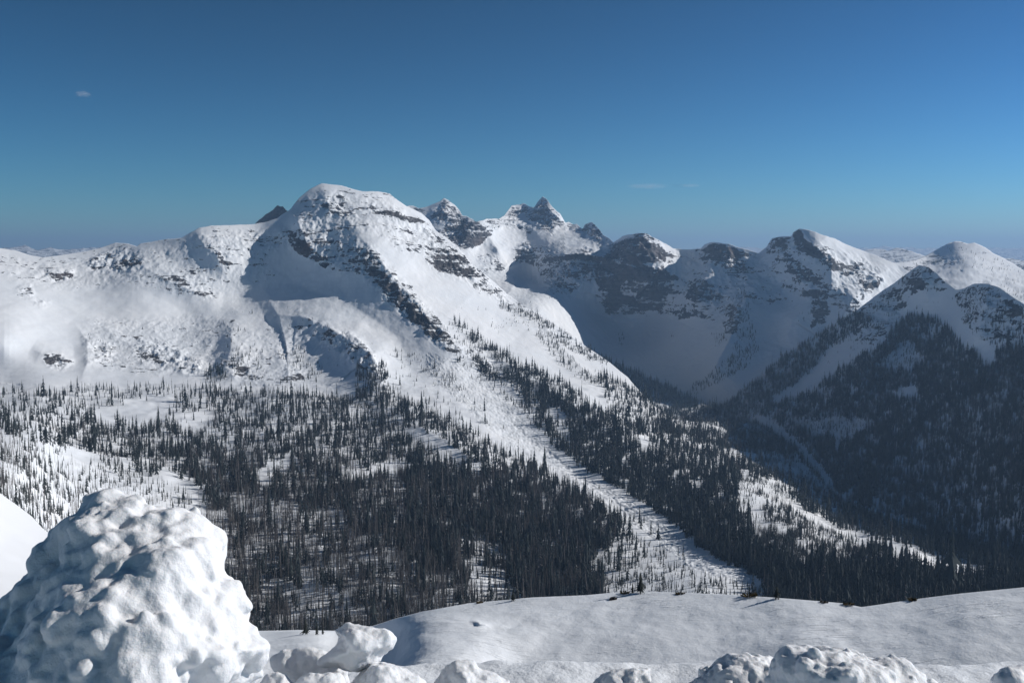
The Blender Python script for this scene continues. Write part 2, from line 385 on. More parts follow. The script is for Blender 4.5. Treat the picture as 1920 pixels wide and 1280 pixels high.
L4 = Layer('valley_slope', 1290, 2320, 1.8, 330, sky4, bot4, ctrl4, ribs4, rock4, mat='mid_mount', amp=(13, 3.), base_rough=.08, jag=2.)

# ------------------------------------------------------------------ the bowl, the rock walls round it and the pyramids behind
sky5 = [(400,445),(470,425),(478,420),(497,403),(510,395),(520,385),(526,388),(530,387),(545,402),(600,450),(720,420),(764,386),(775,386),(786,390),(805,386),(825,377),(832,371),(840,375),(852,384),(862,395),(867,404),(875,406),(885,410),(892,416),(902,414),(912,410),(935,410),(945,405),(950,397),(959,386),(982,382),(994,388),(1001,390),(1008,379),(1017,368),(1025,373),(1035,388),(1050,400),(1060,417),(1067,416),(1075,420),(1082,420),(1092,429),(1097,420),(1110,417),(1116,422),(1125,432),(1131,441),(1140,445),(1150,455),(1167,443),(1193,437),(1213,438),(1240,453),(1262,465),(1283,468),(1313,467),(1322,458),(1337,454),(1367,458),(1395,466),(1422,475),(1437,463),(1447,447),(1467,443),(1484,443),(1487,435),(1498,429),(1520,432),(1563,447),(1597,462),(1617,470),(1647,480),(1663,488),(1683,495),(1720,520),(1800,580)]
bot5 = [(400,720),(1000,720),(1250,800),(1450,830),(1800,830)]
ctrl5 = [(470,430,6600),(520,385,5600),(545,400,5150),(500,500,5600),(560,470,4900),(764,386,7300),(832,371,7300),(860,400,7000),(1017,372,7400),(982,382,7600),(950,400,7300),(1110,417,6700),(1060,420,7000),(950,450,6600),(880,412,6500),(840,420,6500),(900,470,6250),(1000,520,6050),(940,545,5500),(1000,560,5200),
 (1035,600,5000),(985,590,4850),(1075,622,5100),(1035,480,5950),(1090,473,5850),(1125,483,5850),(1090,452,6350),(1110,440,6500),(1193,437,5550),(1262,465,5600),(1313,467,5550),(1340,455,5400),(1422,475,5350),(1498,429,5050),(1597,462,5000),(1683,495,4900),
 (1110,580,5600),(1100,650,5150),(1150,690,5050),(1290,745,4650),(1200,600,5600),(1200,520,5500),(1300,560,5250),(1300,660,4900),(1400,560,5000),(1390,640,4750),(1330,710,4600),(1480,560,4850),(1500,510,4900),(1550,600,4550),(1450,700,4350),(1600,540,4650),(1250,830,4200),(1500,830,3900),(600,720,4400),(1750,700,4200)]
ribs5 = [([(832,371,0),(842,388,150),(850,405,150),(858,425,0)], 60, 30, 1.1), ([(1017,372,0),(1030,390,200),(1045,405,260),(1066,428,0)], 80, 40, 1.1), ([(985,382,0),(1000,392,120),(1010,410,0)], 50, 20, 1.1),
 ([(875,407,0),(895,425,150),(915,440,200),(935,470,150),(955,500,0)], 70, 60, 1.1), ([(945,408,0),(970,420,80),(1000,430,80),(1015,450,0)], 50, 30, 1.1),
 ([(910,450,0),(940,470,60),(980,470,60),(1010,490,0)], 40, 40, 1.2),
 ([(960,500,0),(965,530,100),(950,560,100),(945,590,0)], 50, 60, 1.1), ([(1005,520,0),(1020,545,60),(1030,580,0)], 40, 50, 1.1),
 ([(1097,420,0),(1110,440,100),(1115,465,100),(1105,485,0)], 40, 40, 1.1),
 ([(1015,495,0),(1035,482,130),(1060,477,170),(1090,473,170),(1128,483,120),(1150,500,0)], 14, 60, 1.0),
 ([(1193,437,0),(1180,470,120),(1150,520,180),(1130,560,150),(1120,590,0)], 70, 90, 1.1),
 ([(1262,465,0),(1240,500,110),(1210,540,150),(1165,585,120),(1150,600,0)], 60, 70, 1.1),
 ([(1340,455,0),(1330,500,80),(1310,560,110),(1290,610,0)], 60, 60, 1.1),
 ([(1437,465,0),(1420,520,80),(1395,570,170),(1365,640,190),(1340,690,120),(1300,745,0)], 60, 80, 1.1),
 ([(1498,430,0),(1530,465,150),(1555,500,190),(1560,540,150),(1490,600,120),(1470,650,0)], 80, 80, 1.1),
 ([(1447,447,0),(1465,480,80),(1500,520,90),(1520,545,0)], 40, 50, 1.1),
 ([(1683,495,0),(1640,520,80),(1600,560,100),(1560,620,0)], 50, 60, 1.1)]
rock5 = [([(1130,450),(1250,455),(1330,465),(1430,470),(1500,450),(1620,480),(1660,510),(1600,590),(1540,560),(1440,575),(1340,600),(1250,590),(1140,590),(1110,540)], .18),
 ([(470,425),(520,380),(550,395),(540,430),(490,440)], .85),
 ([(764,384),(786,388),(800,400),(780,400)], .6), ([(822,380),(832,371),(868,403),(866,412),(830,415),(805,408)], .66), ([(812,385),(828,374),(825,392),(800,402)], .12),
 ([(815,440),(850,405),(890,412),(915,425),(920,440),(900,460),(870,470),(840,455),(820,430)], .60),
 ([(905,415),(945,406),(985,420),(1000,440),(960,430),(920,430)], .42), ([(945,405),(959,386),(985,384),(995,400),(970,405)], .58),
 ([(985,405),(1017,372),(1035,388),(1062,420),(1035,436),(1010,430)], .60), ([(1017,372),(1026,374),(1035,390),(1055,415),(1035,405)], .28),
 ([(1060,417),(1095,428),(1085,434),(1065,428)], .62), ([(1094,430),(1098,418),(1112,416),(1132,441),(1122,455),(1105,445)], .58),
 ([(960,470),(985,452),(1010,480),(1000,495),(965,490)], .55), ([(900,490),(920,480),(950,500),(945,510),(905,510)], .5), ([(895,480),(915,470),(935,480),(930,520),(905,520)], .3),
 ([(1000,450),(1060,480),(1070,560),(1030,560),(1005,500)], .26), ([(1085,465),(1110,465),(1112,478),(1090,476)], .6),
 ([(1020,490),(1055,478),(1090,473),(1125,485),(1120,520),(1080,545),(1050,530),(1025,510)], .36), ([(1055,505),(1120,500),(1110,520),(1060,522)], .56), ([(1030,520),(1085,540),(1070,548),(1035,540)], .44),
 ([(1130,490),(1150,458),(1190,438),(1215,438),(1255,470),(1260,485),(1210,490),(1180,510),(1150,530),(1115,520)], .62), ([(1195,440),(1240,455),(1262,466),(1250,472),(1220,455)], .15),
 ([(1112,520),(1150,530),(1140,545),(1120,546)], .62), ([(1140,555),(1150,530),(1160,515),(1200,495),(1250,508),(1290,530),(1250,525),(1200,522),(1165,525),(1155,560)], .72),
 ([(1137,550),(1160,545),(1200,570),(1240,578),(1210,582),(1170,572),(1150,585)], .62), ([(1160,535),(1240,530),(1270,540),(1240,560),(1200,555)], .28),
 ([(1290,545),(1300,540),(1350,550),(1355,562),(1320,565),(1285,560)], .62), ([(1280,520),(1310,520),(1350,545),(1330,550),(1290,545)], .45),
 ([(1316,468),(1337,455),(1380,466),(1415,478),(1370,480),(1340,478)], .64), ([(1330,478),(1400,488),(1410,510),(1370,520),(1345,495)], .44),
 ([(1275,588),(1298,588),(1290,598),(1272,600)], .5),
 ([(1360,580),(1390,560),(1390,600),(1380,630),(1355,625)], .40), ([(1390,540),(1420,545),(1480,555),(1450,565),(1400,560)], .5), ([(1370,520),(1450,530),(1450,560),(1390,555)], .25),
 ([(1440,460),(1450,446),(1485,445),(1475,465),(1450,465)], .62), ([(1485,440),(1498,430),(1510,450),(1545,475),(1590,500),(1570,515),(1530,485),(1495,465)], .64),
 ([(1460,465),(1500,490),(1540,525),(1510,530),(1475,500)], .42), ([(1560,500),(1620,495),(1610,520),(1570,520)], .5), ([(1520,530),(1560,530),(1550,600),(1525,620)], .38),
 ([(1610,520),(1660,520),(1640,545),(1615,545)], .5), ([(1565,505),(1600,560),(1560,560)], .22)]
L5 = Layer('mountain_ridge', 400, 1800, 1.6, 300, sky5, bot5, ctrl5, ribs5, rock5, mat='far_mount', amp=(22, 3.), nscale=150., jag=2.4, base_rough=.16)

# ------------------------------------------------------------------ sunny ridge at the right, then the ranges beyond
sky6 = [(1560,500),(1640,490),(1683,492),(1715,488),(1740,477),(1757,467),(1775,458),(1790,452),(1800,452),(1815,457),(1827,455),(1847,463),(1863,475),(1880,483),(1900,494),(1920,507),(2080,560)]
L6 = Layer('sunny_ridge', 1560, 2400, 2.2, 90, sky6, [(1560,640),(2080,720)], [(1640,490,6000),(1683,492,6100),(1740,477,6700),(1790,452,6700),(1847,463,6400),(1920,507,5900),(1700,510,5700),(1760,520,5600),(1820,520,5500),(1780,550,5100),(1920,560,4900),(1700,560,5200),(1600,600,4900),(2080,640,4500),(2080,560,5200)],
  [([(1790,452,0),(1800,475,110),(1820,495,110),(1850,520,0)], 70, 60, 1.1)], [([(1700,485),(1740,478),(1800,488),(1790,498),(1740,500)], .48), ([(1770,455),(1800,452),(1860,475),(1820,480)], .24), ([(1690,500),(1730,495),(1740,505),(1700,512)], .4)], mat='far_mount', amp=(12, 6.), base_rough=.3, jag=1.5)
L6b = Layer('wooded_ridge', 1560, 2400, 3, 40, [(1560,485),(1600,475),(1630,467),(1650,466),(1665,470),(1680,464),(1700,468),(1715,474),(1740,480),(1820,490),(1850,488),(1880,484),(1895,484),(1920,489),(2080,490)], [(1560,560),(2080,560)],
  [(1600,475,11000),(1700,466,11000),(1900,484,9500),(1700,500,9000),(1900,520,8500),(1600,560,8000),(2080,560,8000),(2080,490,9500)], [], [([(1560,465),(1720,465),(1740,500),(1560,520)], .42), ([(1840,480),(2080,480),(2080,540),(1840,540)], .62)], mat='far_mount', amp=(20, 10), jag=3)
L8 = Layer('far_mountains', -700, 2600, 3, 40, [(-260,470),(0,466),(25,464),(38,461),(47,459),(58,464),(72,470),(85,467),(95,464),(108,468),(125,469),(150,465),(185,463),(230,466),(300,470),(700,476),(1280,472),(1310,465),(1330,466),(1380,462),(1400,463),(1430,466),(1600,466),(1640,464),(1657,461),(1680,464),(1700,463),(1720,466),(1750,464),(1780,470),(1850,463),(1880,465),(1920,465),(2180,468)], [(-260,540),(2180,540)],
  [(0,466,18000),(100,466,19000),(200,464,22000),(700,475,30000),(1400,465,30000),(1660,462,30000),(1900,465,34000),(0,520,14000),(1000,520,20000),(1900,520,22000),(1900,540,20000),(0,540,12000),(2180,470,32000),(-260,470,18000)],
  [], [([(-260,450),(2180,450),(2180,540),(-260,540)], .55)], mat='far_mount', amp=(60, 60), nscale=900., back=(400, 11, .5), jag=4)

# ground sheet beneath everything, out to the horizon
g = mesh_obj('ground', [(-60000,-4000,-1000),(60000,-4000,-1000),(60000,60000,-1000),(-60000,60000,-1000)], [(0,1,2,3)], M['far_mount'], attrs={'rock': [.3]*4}); tag(g, kind='structure')

# ------------------------------------------------------------------ near ground
skyd = [(-400,760),(-160,840),(0,924),(30,945),(60,968),(80,990),(100,1005),(140,1040),(250,1105),(480,1190),(620,1230)]
Ld = Layer('snow_hill', -400, 620, 4, 90, skyd, [(-400,1300),(620,1330)], [(-160,840,300),(0,924,420),(100,1005,430),(250,1105,330),(480,1190,250),(0,1100,200),(200,1200,150),(-160,1300,90),(480,1300,110),(-400,760,250),(620,1330,100)], mat='dome', amp=(0, .5), nscale=20., back=(8, 11, .8))
sky1 = [(-400,1215),(300,1195),(480,1184),(560,1182),(640,1184),(700,1174),(740,1160),(790,1146),(880,1130),(950,1124),(1000,1119),(1100,1115),(1150,1110),(1200,1108),(1300,1111),(1400,1116),(1500,1123),(1580,1130),(1615,1137),(1660,1131),(1720,1122),(1800,1112),(1920,1100),(2300,1060)]
L1 = Layer('snow_slope', -400, 2300, 2.5, 150, sky1, [(-400,1420),(2300,1420)],
  [(-300,1200,95),(480,1184,100),(640,1184,100),(600,1200,84),(740,1160,70),(880,1130,66),(1000,1119,65),(1200,1108,64),(1400,1116,60),(1580,1130,57),(1640,1134,56),(1720,1122,56),(1920,1100,54.5),(2300,1060,51),(600,1240,64),(900,1180,58),(1200,1180,57),(1500,1180,53),(1800,1180,50),(960,1262,52),(1400,1262,49),(1800,1262,45.5),(400,1262,58),(0,1262,60),(960,1420,40),(0,1420,46),(1920,1420,37)],
  [([(700,1176,0),(780,1165,.5),(850,1160,.5),(930,1165,0)], 22, 14, 1.), ([(880,1162,0),(900,1166,.8),(960,1172,0)], 8, 6, 1.)], mat='shelf', amp=(0, .10), nscale=3.2, back=(4, 11, 1.1),
  rough=[([(-400,1000),(2300,1000),(2300,1500),(-400,1500)], .22, 9.)])
yy, xx = np.mgrid[.4:4.75:150j, -4.2:4.2:260j]
zz = -1.87 - .9*np.clip((yy-4.5+.12*fbm(xx*1.3, yy*0, xx*0, 3, 5))/.28, 0, 1.2)**2 + .035*fbm(xx*2.2, yy*2.2, xx*0, 5, 61) + .02*fbm(xx*9, yy*9, xx*0, 3, 62)
led = mesh_obj('snow_ledge', np.stack([xx, yy, zz], -1), grid_faces(*xx.shape), M['ledge']); tag(led, kind='structure')

#@@CHUNKS
# ------------------------------------------------------------------ snow lumps along the ledge
def lump(name, outline, D, thick, lumps, sm=2, label='', group=None, q=.75, nt=300, nr=90, tilt=0., clods=()):
    o = np.array(outline, float); c = np.array([(o[:, 0].min()+o[:, 0].max())/2, (o[:, 1].min()*.45+o[:, 1].max()*.55)])
    th = np.linspace(0, 2*np.pi, nt, endpoint=False); rr = np.zeros(nt)
    for i, t in enumerate(th):                       # where a ray from the middle leaves the outline
        d = np.array([math.cos(t), math.sin(t)])
        for a, b in zip(o, np.roll(o, -1, 0)):
            e = b-a; den = d[0]*e[1]-d[1]*e[0]
            if abs(den) < 1e-9: continue
            w = a-c; k = (w[0]*e[1]-w[1]*e[0])/den; u = (w[0]*d[1]-w[1]*d[0])/den
            if k > 0 and -1e-6 <= u <= 1+1e-6: rr[i] = max(rr[i], k)
    for _ in range(sm): rr = (np.roll(rr, 1)+2*rr+np.roll(rr, -1))/4
    ph = np.linspace(-np.pi/2, np.pi/2, 2*nr+1)
    s = np.cos(ph)[:, None]**.9; k = np.sign(np.sin(ph))*np.abs(np.sin(ph))**(1/q)
    px = c[0] + s*rr*np.cos(th); py = c[1] + s*rr*np.sin(th)
    # the middle bulges towards us (ph<0) and away (ph>0)
    base = at(px, py, D)
    dep = (k*thick)[:, None] * np.ones(nt) + tilt*(py-c[1])/400.
    P = base*(1 + (dep/D))[..., None]
    nrm = np.cross(np.roll(P, -1, 1)-np.roll(P, 1, 1), np.gradient(P, axis=0)); nrm /= np.linalg.norm(nrm, axis=-1, keepdims=True)+1e-9
    cen = P.reshape(-1, 3).mean(0); flip = ((nrm*(P-cen)).sum(-1).mean() < 0); nrm = -nrm if flip else nrm
    disp = np.zeros(P.shape[:2]); dirn = nrm
    for (kind, size, amp, sd) in lumps:
        Q = P/size + sd*3.3
        W = Q + .35*np.stack([fbm(Q[..., 0], Q[..., 1], Q[..., 2], 2, sd+a) for a in (1, 2, 3)], -1)
        if kind == 'clod': disp += amp*(np.clip(1-worley(W, sd)**1.5, 0, 1)-.5)*np.clip(.75+2.6*fbm(Q[..., 0]*.45, Q[..., 1]*.45, Q[..., 2]*.45, 2, sd+40), .05, 1.6)
        elif kind == 'pit': disp -= amp*np.clip(.55-worley(W, sd), 0, 1)*2
        else: disp += amp*fbm(Q[..., 0], Q[..., 1], Q[..., 2], 4, sd)*2
    P = P + nrm*disp[..., None]
    P[0] = P[0].mean(0); P[-1] = P[-1].mean(0)
    r, n = P.shape[:2]; i = np.arange(r*n).reshape(r, n); j = np.roll(i, -1, 1)
    fc = np.stack([i[:-1], j[:-1], j[1:], i[1:]], -1).reshape(-1, 4)
    if flip: fc = fc[:, ::-1]
    V = [P.reshape(-1, 3)]; T3 = [np.concatenate([fc[:, [0, 1, 2]], fc[:, [0, 2, 3]]])]; off = r*n
    g = np.random.default_rng(int(abs(outline[0][0])+nt)); 
    for (num, size, ymin, ymax) in clods:
        k = 0
        while k < num:
            a, b = g.integers(2, nr), g.integers(0, n)
            if not (ymin <= py[a, b] <= ymax) or g.random() > s[a, 0]: continue
            k += 1; z = size*np.exp(g.normal(0, .38)); c0 = P[a, b]-dirn[a, b]*z*g.uniform(.40, .85)
            Q = ICO*np.array([1, 1, 1.])*(g.uniform(.65, 1.15, 3))
            # a few planar cuts give each clod its broken faces
            for _ in range(5):
                d = g.normal(0, 1, 3); d /= np.linalg.norm(d); m = np.maximum(Q@d-g.uniform(.5, .85), 0); Q = Q-m[:, None]*d*.8
            Q = Q*(1+.40*fbm(Q[:, 0]*1.5+k, Q[:, 1]*1.5, Q[:, 2]*1.5, 6, k % 97, gain=.6))[:, None]
            V.append(c0+Q*z); T3.append(ICF+off); off += len(Q)
    ob = mesh_obj(name, np.concatenate(V), np.concatenate(T3), M['chunk'])
    m = ob.modifiers.new('weld', 'REMESH'); m.mode = 'VOXEL'; m.voxel_size = .0075 if nt > 500 else .005; m.use_smooth_shade = True   # packed snow: the clods grow together
    m = ob.modifiers.new('soften', 'SMOOTH'); m.factor = .5; m.iterations = 2
    tag(ob, label, 'snow pile' if 'mound' in name else 'snow block', group)
    return ob
import bmesh
_b = bmesh.new(); bmesh.ops.create_icosphere(_b, subdivisions=4, radius=1.); ICO = np.array([v.co[:] for v in _b.verts]); ICF = np.array([[v.index for v in q.verts] for q in _b.faces]); _b.free()
big = [('fbm', .42, .05, 13), ('clod', .20, .055, 3), ('clod', .09, .018, 5), ('fbm', .13, .03, 7), ('fbm', .045, .006, 2), ('fbm', .016, .002, 4)]
lump('snow_mound', [(-60,1220),(-20,1175),(0,1150),(30,1110),(60,1050),(95,1000),(115,980),(140,962),(148,935),(165,922),(190,920),(215,928),(240,936),(270,950),(300,958),(340,974),(375,996),(395,1020),(401,1040),(392,1062),(390,1070),(410,1085),(440,1112),(452,1130),(470,1165),(490,1195),(508,1212),(494,1224),(470,1245),(440,1290),(430,1400),(420,1520),(-60,1540),(-140,1520),(-130,1350)],
     3.15, .42, big, label='big lumpy mound of ploughed snow filling the lower left corner', nt=560, nr=190, sm=1, tilt=-.30, clods=((12, .075, 1020, 1330), (70, .042, 945, 1330), (130, .024, 930, 1330), (150, .015, 930, 1330)))
sm_ = [('clod', .12, .016, 4), ('fbm', .10, .018, 6), ('clod', .045, .006, 8), ('fbm', .03, .0035, 2)]
G = 'loose snow blocks on the near ledge'
lump('snow_block', [(455,1232),(490,1222),(490,1268),(470,1272),(455,1290),(440,1330),(400,1330),(420,1260)], 3.3, .06, sm_[1:], label='small thin wedge of snow sticking out under the right foot of the big mound', group=G)
lump('snow_block', [(506,1235),(530,1220),(560,1212),(605,1216),(635,1225),(655,1245),(650,1300),(640,1370),(560,1370),(540,1300),(515,1262)], 3.9, .07, sm_[1:], label='upright translucent bluish slab between the big mound and the tilted block', group=G)
lump('snow_block', [(597,1244),(625,1215),(634,1190),(626,1182),(645,1168),(658,1163),(690,1172),(735,1184),(740,1196),(737,1212),(712,1238),(698,1252),(670,1262),(640,1258)], 3.75, .13, sm_, label='largest tilted angular snow block, perched on top of a crumbly snow heap', group=G, q=.6)
lump('snow_mound', [(655,1285),(700,1240),(725,1238),(760,1255),(790,1275),(820,1310),(840,1380),(600,1380),(620,1310)], 3.7, .16, sm_, label='white crumbly snow heap carrying the tilted angular block', clods=((30, .022, 1230, 1320), (90, .011, 1230, 1320)))
lump('snow_block', [(562,1268),(580,1261),(620,1262),(640,1268),(655,1290),(650,1370),(560,1370),(556,1290)], 3.55, .10, sm_, label='low rounded block at the bottom edge under the tilted block', group=G)
lump('snow_block', [(500,1262),(535,1262),(542,1275),(550,1310),(500,1340),(480,1300)], 3.6, .06, sm_, label='lowest small lump between the big mound and the bluish slab', group=G)
lump('snow_mound', [(815,1285),(838,1258),(850,1242),(868,1236),(890,1240),(905,1252),(925,1262),(950,1285),(960,1370),(800,1370)], 3.8, .15, sm_, label='cone shaped snow heap standing alone left of the middle of the ledge', clods=((10, .016, 1240, 1320), (50, .008, 1240, 1320)))
lump('snow_block', [(1085,1285),(1110,1278),(1140,1262),(1165,1252),(1195,1250),(1222,1250),(1220,1262),(1212,1282),(1205,1360),(1090,1360)], 4.0, .12, sm_, label='small bright pointed snow chunk at the middle of the ledge edge', group=G, q=.6)
lump('snow_mound', [(1318,1262),(1345,1240),(1370,1230),(1400,1229),(1440,1232),(1470,1260),(1470,1370),(1290,1370),(1305,1285)], 4.0, .2, sm_+[('clod', .05, .012, 12)], label='small crumbly snow heap pressed against the left side of the long rounded heap', clods=((40, .026, 1225, 1320), (90, .012, 1225, 1320)))
lump('snow_mound', [(1440,1255),(1455,1225),(1475,1212),(1510,1211),(1545,1216),(1590,1225),(1620,1230),(1650,1238),(1690,1248),(1710,1262),(1740,1285),(1750,1380),(1430,1380),(1436,1290)], 3.6, .26, [('clod', .2, .03, 4)]+sm_, label='long rounded heap of lumpy snow at the right of the ledge', nt=400, nr=120, clods=((18, .034, 1235, 1320), (60, .018, 1225, 1320), (120, .009, 1220, 1320)))
lump('snow_block', [(1730,1280),(1738,1270),(1750,1268),(1760,1282),(1765,1360),(1725,1360)], 3.6, .05, sm_, label='tiny lump just right of the long rounded snow heap', group=G)
lump('snow_block', [(1856,1275),(1862,1262),(1890,1250),(1912,1248),(1940,1256),(1970,1280),(1980,1370),(1850,1370)], 3.6, .12, sm_, label='dark sided snow lump in the lower right corner', group=G)

#@@TREES
# ------------------------------------------------------------------ trees
def conifer_proto(sd, tiers, pts, rad, ragged=.35, base=.06):
    r = np.random.default_rng(sd); V = []; Fc = []; mi = []; tn = []
    def tri(a, b, c, m): Fc.append((a, b, c)); mi.append(m)
    k = 3; i0 = len(V)
    for j in range(k): V.append((.014*math.cos(j*2.1), .014*math.sin(j*2.1), -.06)); tn.append(.3)
    V.append((0, 0, .7)); tn.append(.3)
    for j in range(k): tri(i0+j, i0+(j+1) % k, i0+k, 1)
    lean = r.normal(0, .006, 2)
    for t in range(tiers):
        u = t/(tiers-1.); z = base + (.9-base)*u**.95
        rr = rad*((1-u)**.8*.92+.10)*(1+r.normal(0, .16)); drop = (.055+.05*(1-u))*(1+r.normal(0, .2)); h = (.17-.05*u)*(12./max(tiers, 9))**.5
        ap = len(V); V.append((lean[0]*u, lean[1]*u, min(z+h, 1.))); tn.append(.35+r.random()*.3)
        a0 = r.random()*6.28; ring = []
        for j in range(pts*2):
            q = rr*(1+r.normal(0, ragged*.6)) if j % 2 == 0 else rr*(.42+.15*r.random())
            a = a0+j*math.pi/pts; ring.append(len(V))
            V.append((q*math.cos(a), q*math.sin(a), z-(drop*(1+r.normal(0, .3)) if j % 2 == 0 else -.02))); tn.append(.2+.5*r.random())
        for j in range(pts*2): tri(ap, ring[j], ring[(j+1) % (pts*2)], 0)
    return np.array(V), np.array(Fc), np.array(mi), np.array(tn)
def snag_proto(sd, nb, th=.014):
    r = np.random.default_rng(sd); V = []; Fc = []; tn = []
    lean = r.normal(0, .03, 2); i0 = 0
    for z, w in ((-.06, th*1.3), (.5, th*.9)):
        for j in range(3): V.append((lean[0]*z+w*math.cos(j*2.094+sd), lean[1]*z+w*math.sin(j*2.094+sd), z)); tn.append(.3)
    V.append((lean[0], lean[1], 1.)); tn.append(.6)
    for j in range(3):
        a, b = j, (j+1) % 3; Fc += [(a, b, b+3), (a, b+3, a+3), (a+3, b+3, 6)]
    for b in range(nb):
        z = .25+.68*r.random(); a = r.random()*6.28; L = (.035+.055*(1-z))*(.6+.8*r.random()); d = np.array([math.cos(a), math.sin(a)]); n = np.array([-d[1], d[0]])
        c = np.array(lean)*z; k = len(V); w = .010
        V += [(*(c+n*w), z+.012), (*(c-n*w), z+.012), (*(c+d*L), z-.03*r.random()), (*c, z-.016)]; tn += [.4, .4, .8, .2]
        Fc += [(k, k+1, k+2), (k+1, k+3, k+2), (k+3, k, k+2)]
    return np.array(V), np.array(Fc), np.ones(len(Fc), int), np.array(tn)
CON = [conifer_proto(s, 6, 4, r_) for s, r_ in ((1, .11), (2, .135), (3, .10), (4, .15), (5, .12), (6, .09))]
CONX = [conifer_proto(20+s, 11, 6, r_) for s, r_ in ((1, .12), (2, .14), (3, .105), (4, .15), (5, .13), (6, .10), (7, .12), (8, .14))]
SNG = [snag_proto(s, 7) for s in range(6)]
SNGX = [snag_proto(30+s, 16) for s in range(8)]

def plant(layer, polys, n_try, seed):
    """polys: (polygon, trees per 1000 px2, height m, share of snags, frost) painted in order"""
    r = np.random.default_rng(seed)
    xs = [q[0] for p in polys for q in p[0]]; ys = [q[1] for p in polys for q in p[0]]
    x0, x1, y0, y1 = min(xs), max(xs), min(ys), max(ys); area = (x1-x0)*(y1-y0)
    K = 3.7; dmax = max(p[1] for p in polys)*1.9*K
    n = int(area/1000.*dmax); x = r.uniform(x0, x1, n); y = r.uniform(y0, y1, n)
    jx = x + 12*fbm(x/34., y/24., x*0, 3, seed) + r.normal(0, 2.5, n); jy = y + 8*fbm(x/34., y/24., x*0+5, 3, seed+1) + r.normal(0, 1.8, n)
    d = np.zeros(n); h = np.zeros(n); sg = np.zeros(n); fr = np.zeros(n); rid = np.zeros(n, int)
    for i, p in enumerate(polys):
        m = inpoly(jx, jy, p[0]); d[m] = p[1]*(K if p[1] > 7 else 1.2); h[m] = p[2]; sg[m] = p[3]; fr[m] = p[4]; rid[m] = i
    cl = fbm(x/22., y/13., x*0+2, 3, seed+3)
    cl2 = np.clip(1.05+cl*2.6, .15, 1.9)
    k = r.random(n)*dmax < d*cl2
    x, y, h, sg, fr, rid = x[k], y[k], h[k], sg[k], fr[k], rid[k]
    P, ok = layer.sample(x, y)
    P, h, sg, fr, x, y, rid = P[ok], h[ok], sg[ok], fr[ok], x[ok], y[ok], rid[ok]
    h = 1.12*h*np.exp(r.normal(0, .36, len(h)))
    sclus = .5+.9*fbm(x/40., y/28., x*0+8, 2, seed+5)
    s = (r.random(len(h)) < np.clip(sg + (sclus-.5)*1.2*np.minimum(sg*2, 1), 0, 1))
    return dict(P=P, h=h, s=s, f=fr, x=x, y=y)

